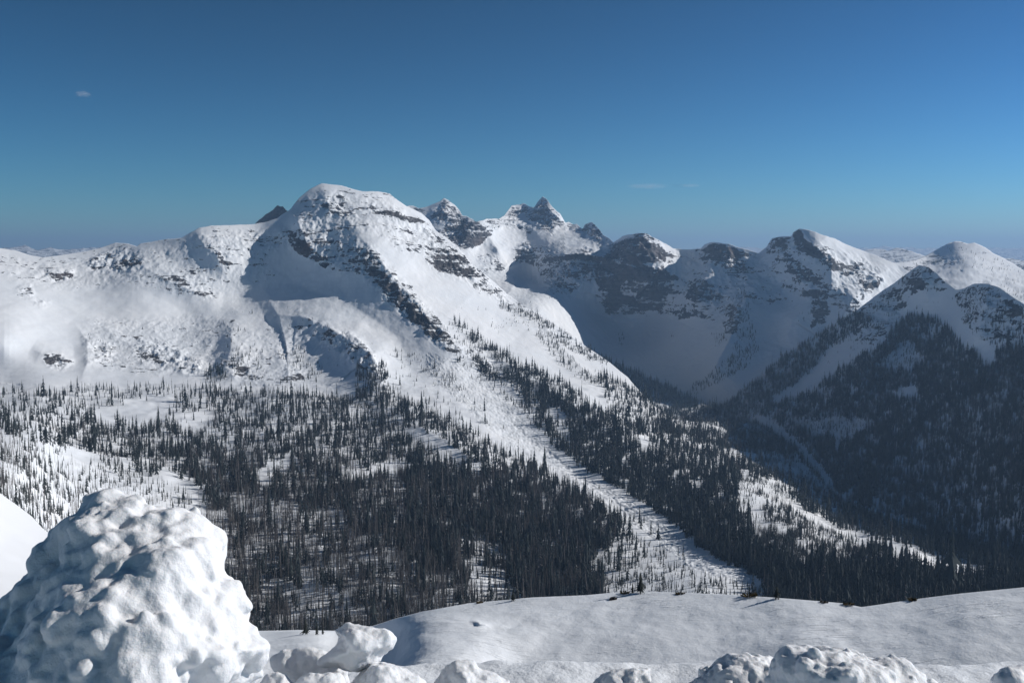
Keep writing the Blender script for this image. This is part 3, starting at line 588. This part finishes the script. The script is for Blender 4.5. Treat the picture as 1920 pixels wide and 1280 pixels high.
for3 = [
 ([(-420,745),(0,738),(120,734),(160,728),(300,722),(400,730),(560,744),(680,744),(760,748),(850,800),(960,860),(960,920),(400,900),(-420,870)], 10, 15, .25, .0),
 ([(-420,730),(0,733),(60,740),(130,738),(140,790),(0,800),(-420,800)], 9, 15, .1, 0),
 ([(380,735),(640,742),(760,748),(850,800),(900,860),(600,880),(430,840)], 19, 15, .35, 0),
 ([(130,790),(330,800),(420,840),(430,880),(280,860),(100,840)], 22, 15, .3, 0),
 ([(-420,812),(0,815),(120,840),(240,885),(400,940),(400,1100),(300,1100),(100,1020),(-420,930)], 12, 9, .65, .5),
 ([(330,850),(480,850),(700,830),(900,860),(1060,910),(1180,990),(1195,1030),(1140,1135),(1000,1145),(720,1215),(400,1215),(380,1060),(400,960)], 34, 16, .62, 0),
 ([(560,760),(760,750),(860,800),(1000,870),(1180,985),(1190,1060),(1100,1000),(900,900),(700,880),(560,860)], 24, 16, .35, 0),
 ([(760,880),(1000,890),(1130,960),(1190,1040),(1140,1135),(900,1110),(760,1000)], 44, 17, .55, 0),
 ([(380,960),(500,930),(640,960),(760,1050),(900,1110),(1000,1145),(720,1215),(400,1215)], 21, 16, .85, .12),
 ([(1170,1000),(1250,1010),(1320,1060),(1420,1095),(1440,1130),(1130,1130),(1130,1080)], 11, 8, .35, .1),
 ([(1100,1060),(1170,1000),(1220,1030),(1190,1080),(1130,1110)], 9, 12, .3, 0),
 # strips right of the open path
 ([(850,600),(930,655),(1010,697),(1090,742),(1160,786),(1180,772),(1122,712),(1130,700),(1200,742),(1236,764),(1262,778),(1290,782),(1417,786),(1467,812),(1507,845),(1560,925),(1620,960),(1760,1010),(2240,1085),(2240,1200),(1480,1200),(1440,1110),(1330,1035),(1210,948),(1070,862),(980,775),(900,700)], 36, 16, .12, 0),
 ([(840,600),(900,655),(960,690),(930,705),(880,665)], 16, 9, .0, 0),
 ([(900,700),(960,720),(1010,790),(985,800),(930,745)], 12, 12, .1, 0),
 ([(1130,735),(1160,740),(1215,775),(1190,790),(1150,775)], 15, 14, 0, 0),
 ([(1200,790),(1262,780),(1290,784),(1420,786),(1470,822),(1500,870),(1400,850),(1300,830)], 95, 14, .4, .05),
 ([(1400,850),(1500,860),(1545,900),(1560,935),(1500,905),(1440,880)], 64, 8, .5, .2),
 ([(1385,905),(1440,900),(1500,950),(1560,990),(1640,1025),(1600,1065),(1500,1060),(1430,1040),(1390,960)], 85, 7.5, .5, .22),
 ([(1385,905),(1440,900),(1480,930),(1440,990),(1390,960)], 60, 7, .4, .2),
 ([(1500,1065),(1640,1075),(1760,1100),(1890,1100),(2240,1100),(2240,1200),(1440,1200),(1440,1120)], 46, 15, .1, 0),
 ([(1560,985),(1650,1000),(1760,1020),(1880,1050),(1900,1060),(1780,1040),(1650,1005)], 40, 13, .3, .25),
 # openings
 ([(232,748),(320,742),(328,770),(300,795),(235,803),(228,775)], .4, 10, 0, 0), ([(180,765),(215,762),(220,800),(178,798)], .8, 12, 0, 0), ([(325,775),(380,770),(400,810),(350,815)], 3, 11, 0, 0),
 ([(110,848),(160,842),(185,865),(160,880),(115,862)], .8, 9, .5, .4), ([(170,835),(240,835),(270,850),(220,852)], 1.5, 12, .2, 0),
 ([(760,805),(800,808),(885,862),(880,872),(835,862),(770,825)], .6, 12, 0, 0), ([(845,880),(862,885),(860,900),(845,896)], 0, 10, 0, 0), ([(910,840),(965,865),(960,880),(915,862)], 4, 13, 0, 0),
 ([(480,885),(540,850),(560,868),(520,900),(490,925)], 2, 14, .2, 0), ([(590,845),(620,835),(615,850)], 0, 14, .2, 0), ([(640,885),(760,865),(770,880),(660,905)], 6, 14, .2, 0),
 ([(870,1005),(905,1018),(960,1042),(962,1065),(930,1045),(870,1022)], 1.5, 14, .3, 0), ([(860,1050),(900,1040),(960,1090),(1000,1135),(900,1135)], 9, 14, .6, 0), ([(480,1080),(600,1090),(700,1140),(720,1180),(560,1180)], 12, 14, .8, .1),
 ([(1195,820),(1225,815),(1220,850),(1200,848)], 4, 14, 0, 0), ([(1025,770),(1050,765),(1068,790),(1050,800),(1030,792)], 2, 11, 0, 0), ([(1040,790),(1070,800),(1065,830),(1045,825)], 9, 13, 0, 0),
 ([(1300,900),(1320,895),(1322,925),(1300,925)], 5, 14, 0, 0), ([(1375,848),(1400,852),(1432,858),(1430,866),(1380,858)], 1, 9, 0, 0), ([(1310,794),(1340,800),(1375,815),(1370,818),(1330,806)], 1, 8, 0, 0), ([(1440,873),(1500,882),(1498,889),(1445,882)], 1, 9, 0, 0), ([(1446,896),(1500,918),(1510,930),(1480,922),(1446,904)], 1.5, 9, 0, 0), ([(1520,930),(1565,952),(1575,970),(1540,955)], 5, 12, 0, 0),
 ([(1380,930),(1400,905),(1420,920),(1440,985),(1420,990),(1390,960)], 22, 7, .4, .2),
 ([(1456,930),(1500,948),(1560,982),(1650,1012),(1760,1042),(1860,1062),(1895,1068),(1890,1078),(1800,1072),(1730,1068),(1640,1034),(1560,1000),(1490,962)], .5, 8, 0, 0),
 ([(1700,1050),(1800,1060),(1870,1072),(1840,1085),(1740,1075)], 3, 13, 0, 0),
 # the open path
 ([(700,620),(830,650),(900,700),(960,760),(1065,868),(1205,952),(1335,1045),(1440,1092),(1400,1102),(1300,1072),(1180,995),(1100,925),(1030,880),(950,830),(880,765),(820,720),(760,690)], .25, 9, 0, 0),
 ([(1180,960),(1200,975),(1300,1055),(1290,1065),(1220,1010),(1170,985)], 6, 17, 0, 0),
 ([(880,755),(920,770),(940,800),(920,805),(885,775)], 6, 15, 0, 0),
]
alp3 = [
 ([(420,600),(460,610),(480,640),(500,700),(560,715),(560,735),(400,735),(380,700),(420,680)], 6, 9, .0, 0),
 ([(440,640),(490,665),(470,700),(430,700)], 13, 9, 0, 0),
 ([(425,570),(510,580),(540,590),(500,600),(430,590)], 4, 7, 0, 0), ([(530,575),(640,610),(700,640),(690,650),(600,620),(530,590)], 5, 8, 0, 0),
 ([(520,650),(570,660),(570,700),(525,680)], 9, 9, 0, 0), ([(575,675),(600,680),(605,715),(575,712)], 10, 12, 0, 0),
 ([(600,660),(690,670),(715,700),(710,730),(680,740),(650,700)], 4, 8, 0, 0), ([(670,690),(720,680),(740,735),(760,750),(690,760),(665,745)], 22, 13, 0, 0),
 ([(720,640),(800,680),(870,740),(850,760),(780,720),(720,690)], 2.5, 8, 0, 0), ([(740,655),(800,672),(850,700),(880,740),(865,745),(800,700),(745,670)], 11, 9, 0, 0), ([(760,690),(830,740),(880,790),(830,790),(760,745),(720,720)], 7, 12, 0, 0),
 ([(160,620),(220,640),(330,660),(400,690),(400,710),(300,690),(180,680)], 6, 6, 0, 0), ([(220,600),(380,620),(400,660),(330,650),(240,630)], 3, 6, 0, 0), ([(380,690),(420,690),(420,740),(385,735)], 14, 13, 0, 0),
 ([(930,560),(990,580),(1100,650),(1140,680),(1130,690),(1080,660),(1000,612),(940,580)], 34, 11, 0, 0), ([(1000,600),(1040,640),(1090,690),(1130,715),(1110,725),(1060,690),(1010,640)], 20, 11, 0, 0), ([(1060,650),(1130,690),(1125,700),(1070,670)], 6, 8, 0, 0),
 ([(910,610),(960,590),(1010,605),(1000,620),(930,625)], 8, 6, 0, 0), ([(840,560),(900,575),(960,600),(900,600)], 2.5, 6, 0, 0), ([(700,480),(760,540),(850,620),(830,625),(750,560)], 5, 6, 0, 0), ([(790,580),(860,625),(880,660),(840,630)], 16, 7, 0, 0),
 ([(640,600),(700,660),(660,650)], 6, 6, 0, 0), ([(820,620),(880,660),(940,710),(900,720),(840,660)], 11, 8, 0, 0),
 ([(860,480),(920,520),(1000,590),(950,570),(880,530)], 7, 6, 0, 0),
]
for3b = [([(1080,640),(1450,780),(1470,900),(1080,900)], 80, 20, .15, 0), ([(1200,740),(1300,770),(1430,800),(1430,830),(1250,830)], 90, 15, .35, .05)]
for4 = [([(1285,770),(1340,755),(1363,755),(1467,668),(1533,625),(1600,585),(1640,600),(1600,640),(1690,600),(1703,590),(1753,588),(1800,650),(1840,680),(1920,640),(2320,640),(2320,1200),(1760,1090),(1620,1030),(1550,985),(1420,870),(1285,840)], 58, 15, .12, 0),
 ([(1700,830),(1800,760),(1920,680),(2320,640),(2320,1200),(1780,1080),(1620,960)], 44, 14, .4, .15),
 ([(1480,790),(1560,780),(1640,790),(1600,830),(1520,820)], 40, 9, .5, .4), ([(1740,930),(1830,900),(2320,940),(2320,1150),(1800,1040)], 28, 13, .3, .2), ([(1820,980),(1920,960),(2320,980),(2320,1100),(1850,1030)], 16, 13, .1, 0),
 ([(1560,650),(1640,600),(1690,600),(1650,650),(1600,680),(1520,735),(1450,760),(1440,752),(1500,715)], 2, 9, 0, 0), ([(1590,640),(1660,590),(1690,560),(1690,600),(1640,640),(1600,660)], 8, 8, 0, 0),
 ([(1620,580),(1700,515),(1730,520),(1760,540),(1730,560),(1690,550),(1650,590)], 9, 9, 0, 0), ([(1690,545),(1760,545),(1800,560),(1800,640),(1775,610),(1700,590),(1670,600)], .6, 8, 0, 0),
 ([(1790,550),(1860,540),(1920,580),(2320,640),(1920,660),(1830,640),(1810,600)], 11, 9, 0, 0), ([(1800,630),(1850,625),(1850,655),(1810,660)], 1, 8, 0, 0), ([(1840,680),(1860,655),(1870,680),(1845,695)], 1, 8, 0, 0),
 ([(1672,740),(1700,725),(1718,728),(1715,748),(1680,748)], 2, 8, 0, 0), ([(1590,738),(1608,726),(1605,740)], 0, 8, 0, 0), ([(1480,745),(1500,740),(1500,752)], 0, 8, 0, 0), ([(1640,690),(1700,640),(1740,680),(1700,700)], 18, 10, .1, .4),
 ([(1402,783),(1422,776),(1471,804),(1515,843),(1545,881),(1576,925),(1622,948),(1690,971),(1750,992),(1740,1003),(1680,986),(1611,960),(1562,935),(1530,890),(1499,853),(1459,818)], 3, 4, .3, .7)]
for5 = [([(1290,730),(1330,705),(1370,670),(1390,620),(1410,610),(1420,650),(1400,690),(1360,710),(1300,742)], 26, 12, 0, 0), ([(1375,545),(1395,540),(1410,600),(1400,640),(1385,610)], 14, 11, 0, 0), ([(1330,630),(1350,618),(1365,640),(1345,652)], 16, 11, 0, 0),
 ([(1500,585),(1520,580),(1515,600),(1505,605)], 12, 9, 0, 0), ([(1525,560),(1550,540),(1550,600),(1530,620)], 8, 9, 0, 0), ([(1160,630),(1172,625),(1172,650),(1163,648)], 30, 10, 0, 0), ([(1250,620),(1260,625),(1258,638)], 30, 8, 0, 0), ([(1020,540),(1080,545),(1075,560),(1030,552)], 6, 8, 0, 0),
 ([(960,560),(1010,545),(1020,560),(990,585),(950,600)], 6, 7, 0, 0), ([(1000,490),(1040,530),(1060,580),(1030,560)], 5, 7, 0, 0)]
for6 = [([(1640,490),(1720,490),(1740,520),(1690,530)], 11, 9, 0, 0), ([(1760,460),(1860,475),(1920,510),(2080,560),(2080,640),(1920,560),(1840,520)], 8, 9, 0, 0), ([(1860,530),(1920,555),(1920,590),(1880,560)], 12, 10, 0, 0)]
sets = [(plant(L3, for3, 0, 101), 3), (plant(L3, alp3, 0, 202), 3), (plant(L3b, for3b, 0, 303), 0), (plant(L4, for4, 0, 404), 4), (plant(L5, for5, 0, 505), 0), (plant(L6, for6, 0, 606), 0)]
T = {k: np.concatenate([s[k] for s, _ in sets]) for k in ('P', 'h', 's', 'f', 'x', 'y')}
lay = np.concatenate([np.full(len(s['h']), l) for s, l in sets]); alp = np.concatenate([np.full(len(s['h']), i == 1) for i, (s, _) in enumerate(sets)])
dist = np.linalg.norm(T['P'], axis=1); hp = T['h']/dist*F
T['h'] = np.where(T['s'], T['h']*1.05, T['h'])
rim = interp(sky1, T['x'])
MOUND = [(0,1150),(60,1050),(115,980),(148,935),(165,922),(190,920),(240,936),(300,958),(375,996),(401,1040),(392,1065),(440,1112),(470,1165),(508,1212),(508,1300),(0,1300)]
vis = (T['y'] < rim-3) & (T['x'] > 5) & (T['x'] < 1915) & ~inpoly(T['x'], T['y'], MOUND) & ((T['x'] > 420) | (T['y'] < 900))
print('trees', len(T['h']), 'snags', int(T['s'].sum()))
single = np.zeros(len(T['h']), bool)
for sn in (False, True):
    c = np.where(vis & (T['s'] == sn) & (lay == 3))[0]
    # those with nothing tall right in front show whole
    score = hp[c]
    c = c[np.argsort(-score)][:300]; single[c] = True

def forest(name, m, protos, label, cat):
    idx = np.where(m)[0]; r = np.random.default_rng(5); pk = r.integers(0, len(protos), len(idx)); Vs, Fs, Ms, Ts, off = [], [], [], [], 0
    for p, (V, Fc, mi, tn) in enumerate(protos):
        k = idx[pk == p]; n = len(k)
        if not n: continue
        a = r.uniform(0, 6.28, n); ca, sa = np.cos(a)[:, None], np.sin(a)[:, None]; h = T['h'][k][:, None]; w = h*np.exp(r.normal(0, .15, n))[:, None]
        X = (V[:, 0]*ca - V[:, 1]*sa)*w; Y = (V[:, 0]*sa + V[:, 1]*ca)*w; Z = V[:, 2]*h
        Q = np.stack([X, Y, Z], -1) + T['P'][k][:, None]
        Vs.append(Q.reshape(-1, 3)); Fs.append((Fc[None] + (off+np.arange(n)*len(V))[:, None, None]).reshape(-1, 3)); off += n*len(V)
        Ms.append(np.tile(mi, n)); fr = T['f'][k][:, None]
        Ts.append((np.clip(tn[None]*.7 + r.normal(0, .2, n)[:, None], 0, .8)*(1-fr) + fr*r.uniform(.7, 1.0, (n, 1))).ravel())
    o = mesh_obj(name, np.concatenate(Vs), np.concatenate(Fs), [M['needle'], M['bark']], smooth=False, attrs={'tint': np.concatenate(Ts)}, matidx=np.concatenate(Ms))
    return tag(o, label, cat, kind='stuff')
forest('conifer_forest', ~single & ~T['s'], CON, 'dark conifer forest covering the bench, the strips and the shaded valley side', 'forest')
forest('dead_tree_forest', ~single & T['s'], SNG, 'grey brown burnt forest of bare trunks on the bench', 'dead forest')

def region(x, y, sn):
    if sn:
        if x < 400: return 'bare grey trunk on the open snow left of the big mound top', 'bare trunks on the left hill'
        if x < 640: return 'bare grey burnt trunk in the stand right beside the big snow mound', 'burnt trunks beside the snow mound'
        if x < 900: return 'bare grey burnt trunk in the stand above the perched snow block', 'burnt trunks above the perched block'
        if x < 1140: return 'bare brown burnt trunk in the dense stand left of the open avalanche path', 'burnt trunks left of the avalanche path'
        if x < 1450: return 'bare trunk at the foot of the open avalanche path above the snow rim', 'bare trunks at the foot of the avalanche path'
        return 'bare trunk among dark conifers behind the right dip of the snow rim', 'bare trunks at the right dip of the rim'
    if x < 420: return 'dark conifer on the snowy bench left of the big mound', 'conifers on the left bench'
    if x < 640: return 'dark conifer among burnt trunks beside the big snow mound', 'conifers beside the snow mound'
    if x < 900: return 'dark conifer among burnt trunks above the perched snow block', 'conifers above the perched block'
    if x < 1140: return 'dark conifer in the dense stand left of the open avalanche path', 'conifers left of the avalanche path'
    if x < 1300: return 'dark conifer along the left edge of the open avalanche path', 'conifers along the avalanche path'
    if x < 1450: return 'dark conifer in the strip right of the open avalanche path foot', 'conifers right of the avalanche path foot'
    if x < 1620: return 'dark conifer in the solid stand left of the rim dip', 'conifers left of the rim dip'
    return 'dark conifer in the solid stand above the right hand snow slope', 'conifers above the right snow slope'
def protoset(name, protos):
    return [mesh_obj(name, V, Fc, [M['needle'], M['bark']], smooth=False, attrs={'tint': tn}, matidx=mi) for V, Fc, mi, tn in protos]
PC = protoset('conifer', CONX); PS = protoset('dead_tree', SNGX); used = set()
for q, i in enumerate(np.where(single)[0]):
    ps = PS if T['s'][i] else PC; p = ps[q % 8]
    if p.name in used: o = p.copy(); COL.objects.link(o)
    else: o = p; used.add(p.name)
    h = T['h'][i]; o.location = T['P'][i]; o.rotation_euler = (0, 0, (q*2.4) % 6.28); w = h*(.85+.3*((q*.618) % 1)); o.scale = (w, w, h)
    lb, gr = region(T['x'][i], T['y'][i], T['s'][i]); tag(o, lb, 'dead tree' if T['s'][i] else 'conifer', gr)

# small trees, shrubs and a stone along the rim of the snow slope
def on_slope(px, py):
    P, ok = L1.sample(np.array([float(px)]), np.array([float(py)])); return P[0]
def small_pine(px, py, hpx, label, sd):
    V, Fc, mi, tn = conifer_proto(sd, 14, 7, .2, .5, .12); b = on_slope(px, py); h = hpx/F*b[1]
    e = bpy.data.objects.new('small_pine', None); COL.objects.link(e); e.location = b; tag(e, label, 'small pine', 'small pines on the snow rim')
    for nm, k, mt in (('crown', 0, 'needle'), ('trunk', 1, 'bark')):
        fs = Fc[mi == k]; u, inv = np.unique(fs, return_inverse=True)
        mesh_obj(nm, V[u]*h, inv.reshape(-1, 3), M[mt], e, False, {'tint': tn[u]*.8})
small_pine(573, 1189, 32, 'taller of two small pines standing on the snow just right of the big mound', 51)
small_pine(594, 1190, 21, 'shorter small pine left of the perched snow block', 52)
small_pine(605, 1189, 15, 'tiny pine closest to the left side of the perched snow block', 55)
small_pine(962, 1126, 24, 'bushy little pine on the snow rim below the burnt stand', 53)
small_pine(1186, 1111, 20, 'little pine on the highest point of the snow rim', 54)
small_pine(1456, 1122, 30, 'little dark pine on the snow rim right of the brown shrubs', 56)
small_pine(1201, 1111, 44, 'slim little pine on the snow rim beside the highest point', 57)
def shrub(px, py, D, w, h, label, sd):
    b = on_slope(px, py+1); w *= .65*b[1]/D; h *= .65*b[1]/D
    r = np.random.default_rng(sd); V = []; Fc = []
    for k in range(90):
        a = r.uniform(0, 6.28); rr = w*.5*r.random()**.6; p = np.array([rr*math.cos(a)*.5, rr*math.sin(a)*.5, -.05]); t = np.array([rr*math.cos(a)*1.2, rr*math.sin(a)*1.2, h*(.4+.6*r.random())*(1-.5*rr/w)])
        s = np.array([math.cos(a*3), math.sin(a*3), 0])*.012; i = len(V); V += [p-s, p+s, t, t+s*3+np.array([0, 0, -.06])]; Fc += [(i, i+1, i+3), (i, i+3, i+2)]
    o = mesh_obj('shrub', np.array(V), np.array(Fc), M['shrub'], smooth=False, attrs={'tint': r.random(len(V))*.7}); o.location = b
    tag(o, label, 'shrub', 'brown shrubs along the snow rim')
shrub(1405, 1117, 60, 1.4, .55, 'widest brown shrub on the snow rim left of the little dark pine', 1)
shrub(1172, 1111, 64, .8, .35, 'low brown twigs on the rim left of the highest point', 2)
shrub(1275, 1112, 62.5, .9, .25, 'pale low twigs on the rim right of the highest point', 3)
shrub(1592, 1132, 57, .9, .26, 'low brown brush just left of the rim dip', 4)
shrub(1545, 1128, 58, .6, .22, 'small brown tuft between the little dark pine and the rim dip', 5)
shrub(1710, 1124, 49, .7, .26, 'faint brown tuft right of the rim dip', 6)
shrub(900, 1129, 66, .6, .22, 'small brown tuft on the rim left of the bushy pine', 7)
# stone
V = []; th = np.linspace(0, 2*np.pi, 24, endpoint=False); ph = np.linspace(0, np.pi, 14)
pp, tt = np.meshgrid(ph, th, indexing='ij'); Q = np.stack([np.sin(pp)*np.cos(tt)*.34, np.sin(pp)*np.sin(tt)*.25, np.cos(pp)*.22], -1)*.75
Q *= (1 + .8*fbm(Q[..., 0]*4, Q[..., 1]*4, Q[..., 2]*4, 4, 9))[..., None]
i = np.arange(14*24).reshape(14, 24); j = np.roll(i, -1, 1)
st = mesh_obj('stone', Q, np.stack([i[:-1], i[1:], j[1:], j[:-1]], -1).reshape(-1, 4), M['rock'], smooth=False, attrs={'rock': np.ones(14*24)})
st.location = on_slope(1150, 1124); tag(st, 'dark stone poking through the snow just below the rim', 'stone')

#@@SKY
# ------------------------------------------------------------------ light, sky, air
EL, AZ = 28., 77.                # sun to the right, a little ahead
sdir = Vector((math.sin(R(AZ))*math.cos(R(EL)), math.cos(R(AZ))*math.cos(R(EL)), math.sin(R(EL))))
sun = bpy.data.lights.new('sun', 'SUN'); sun.energy = 4.0; sun.angle = R(.53); sun.color = (1., .96, .91)
so = bpy.data.objects.new('sun', sun); COL.objects.link(so); so.rotation_euler = sdir.to_track_quat('Z', 'Y').to_euler()
w = bpy.data.worlds.new('World'); S.world = w; w.use_nodes = True; nt = w.node_tree
bg = nt.nodes['Background']; sk = nt.nodes.new('ShaderNodeTexSky'); sk.sky_type = 'NISHITA'; sk.sun_disc = False
sk.sun_elevation = R(EL); sk.sun_rotation = R(AZ); sk.altitude = 2200; sk.air_density = 1.; sk.dust_density = 0.; sk.ozone_density = 6.
# dark, polarised high mountain sky: the sky texture with a steeper fall-off from the horizon to the zenith
sp = nt.nodes.new('ShaderNodeSeparateColor'); cb_ = nt.nodes.new('ShaderNodeCombineColor'); nt.links.new(sk.outputs[0], sp.inputs[0]); wn = N(nt)
for ch, (t_, p_) in enumerate(((.368, 2.5), (.436, 1.98), (.325, 2.3))):
    nt.links.new(wn.math('POWER', wn.math('MULTIPLY', sp.outputs[ch], t_), p_), cb_.inputs[ch])
nt.links.new(cb_.outputs[0], bg.inputs[0]); bg.inputs[1].default_value = .065
# thin blue mountain air
hz = np.array([(x, y, z) for z in (-1002, 1000) for y in (-3900, 59900) for x in (-50000, 50000)], float)
hm, hnt, hb = newmat('air'); hnt.nodes.remove(hb); pv = hnt.nodes.new('ShaderNodeVolumePrincipled')
pv.inputs['Color'].default_value = (.40, .64, 1., 1); pv.inputs['Density'].default_value = 4.6e-5; pv.inputs['Anisotropy'].default_value = .2
hnt.links.new(pv.outputs[0], hnt.nodes['Material Output'].inputs['Volume'])
ho = mesh_obj('haze', hz, [(0,2,3,1),(4,5,7,6),(0,1,5,4),(2,6,7,3),(0,4,6,2),(1,3,7,5)], hm, smooth=False); tag(ho, kind='stuff')

cm, cnt, cb = newmat('wispy_cloud'); cnt.nodes.remove(cb); cn = N(cnt)
tc = cn('TexCoord'); ob_ = tc.outputs['Object']
mp_ = cn('Mapping'); mp_.inputs['Scale'].default_value = (2., 1.1, 1.); cn.link(ob_, mp_.inputs['Vector'])
nz_ = cn.noise(mp_.outputs[0], 1.4, 6, .62, .9)
ln_ = cn('VectorMath', operation='LENGTH'); cn.link(ob_, ln_.inputs[0])
al_ = cn.math('MULTIPLY', cn.mapr(cn.math('MULTIPLY', nz_, cn.mapr(ln_.outputs['Value'], .2, .95, 1., 0.)), .22, .70), .26)
df_ = cn('BsdfDiffuse'); df_.inputs[0].default_value = (.9, .92, .95, 1); tl_ = cn('BsdfTranslucent'); tl_.inputs[0].default_value = (.95, .96, 1, 1)
ad_ = cn('MixShader'); ad_.inputs[0].default_value = .75; cn.link(df_.outputs[0], ad_.inputs[1]); cn.link(tl_.outputs[0], ad_.inputs[2])
mx_ = cn('MixShader'); tr_ = cn('BsdfTransparent'); cn.link(al_, mx_.inputs[0]); cn.link(tr_.outputs[0], mx_.inputs[1]); cn.link(ad_.outputs[0], mx_.inputs[2])
cn.link(mx_.outputs[0], cnt.nodes['Material Output'].inputs['Surface'])
def cloud(px, py, wpx, hpx, D, label):
    a = np.linspace(-1, 1, 60); X, Y = np.meshgrid(a, a); V = []; Fc = []
    for k in range(4):                                   # a few thin, wavy veils of ice cloud one over another
        Z = .35*(k-1.5) + .5*fbm(X*1.5, Y*1.5, X*0+k, 4, 70+k); V.append(np.stack([X, Y, Z], -1).reshape(-1, 3)); Fc.append(grid_faces(60, 60)+k*3600)
    o = mesh_obj('cloud', np.concatenate(V), np.concatenate(Fc), cm); o.location = at(px, py, D)
    o.scale = (wpx/F*D/2, wpx/F*D*.5, hpx/F*D/3.5); tag(o, label, 'cloud', 'wisps of cloud')
cloud(1215, 349, 150, 34, 42000, 'longest thin white wisp of cloud low in the sky right of the pyramid peaks')
cloud(1295, 348, 70, 24, 42000, 'faint short wisp of cloud just right of the longest wisp')
cloud(156, 176, 60, 40, 30000, 'tiny faint cloud high in the sky at the left')
cam = bpy.data.cameras.new('camera'); co = bpy.data.objects.new('camera', cam); COL.objects.link(co)
cam.sensor_width = 36; cam.lens = 36*F/1920.; cam.clip_start = .05; cam.clip_end = 200000
co.rotation_euler = (R(90)-PITCH, 0, 0); S.camera = co
S.view_settings.view_transform = 'Standard'; S.view_settings.look = 'None'; S.view_settings.exposure = .32; S.view_settings.gamma = 1
S.cycles.max_bounces = 5; S.cycles.diffuse_bounces = 2; S.cycles.volume_bounces = 0; S.cycles.use_denoising = True
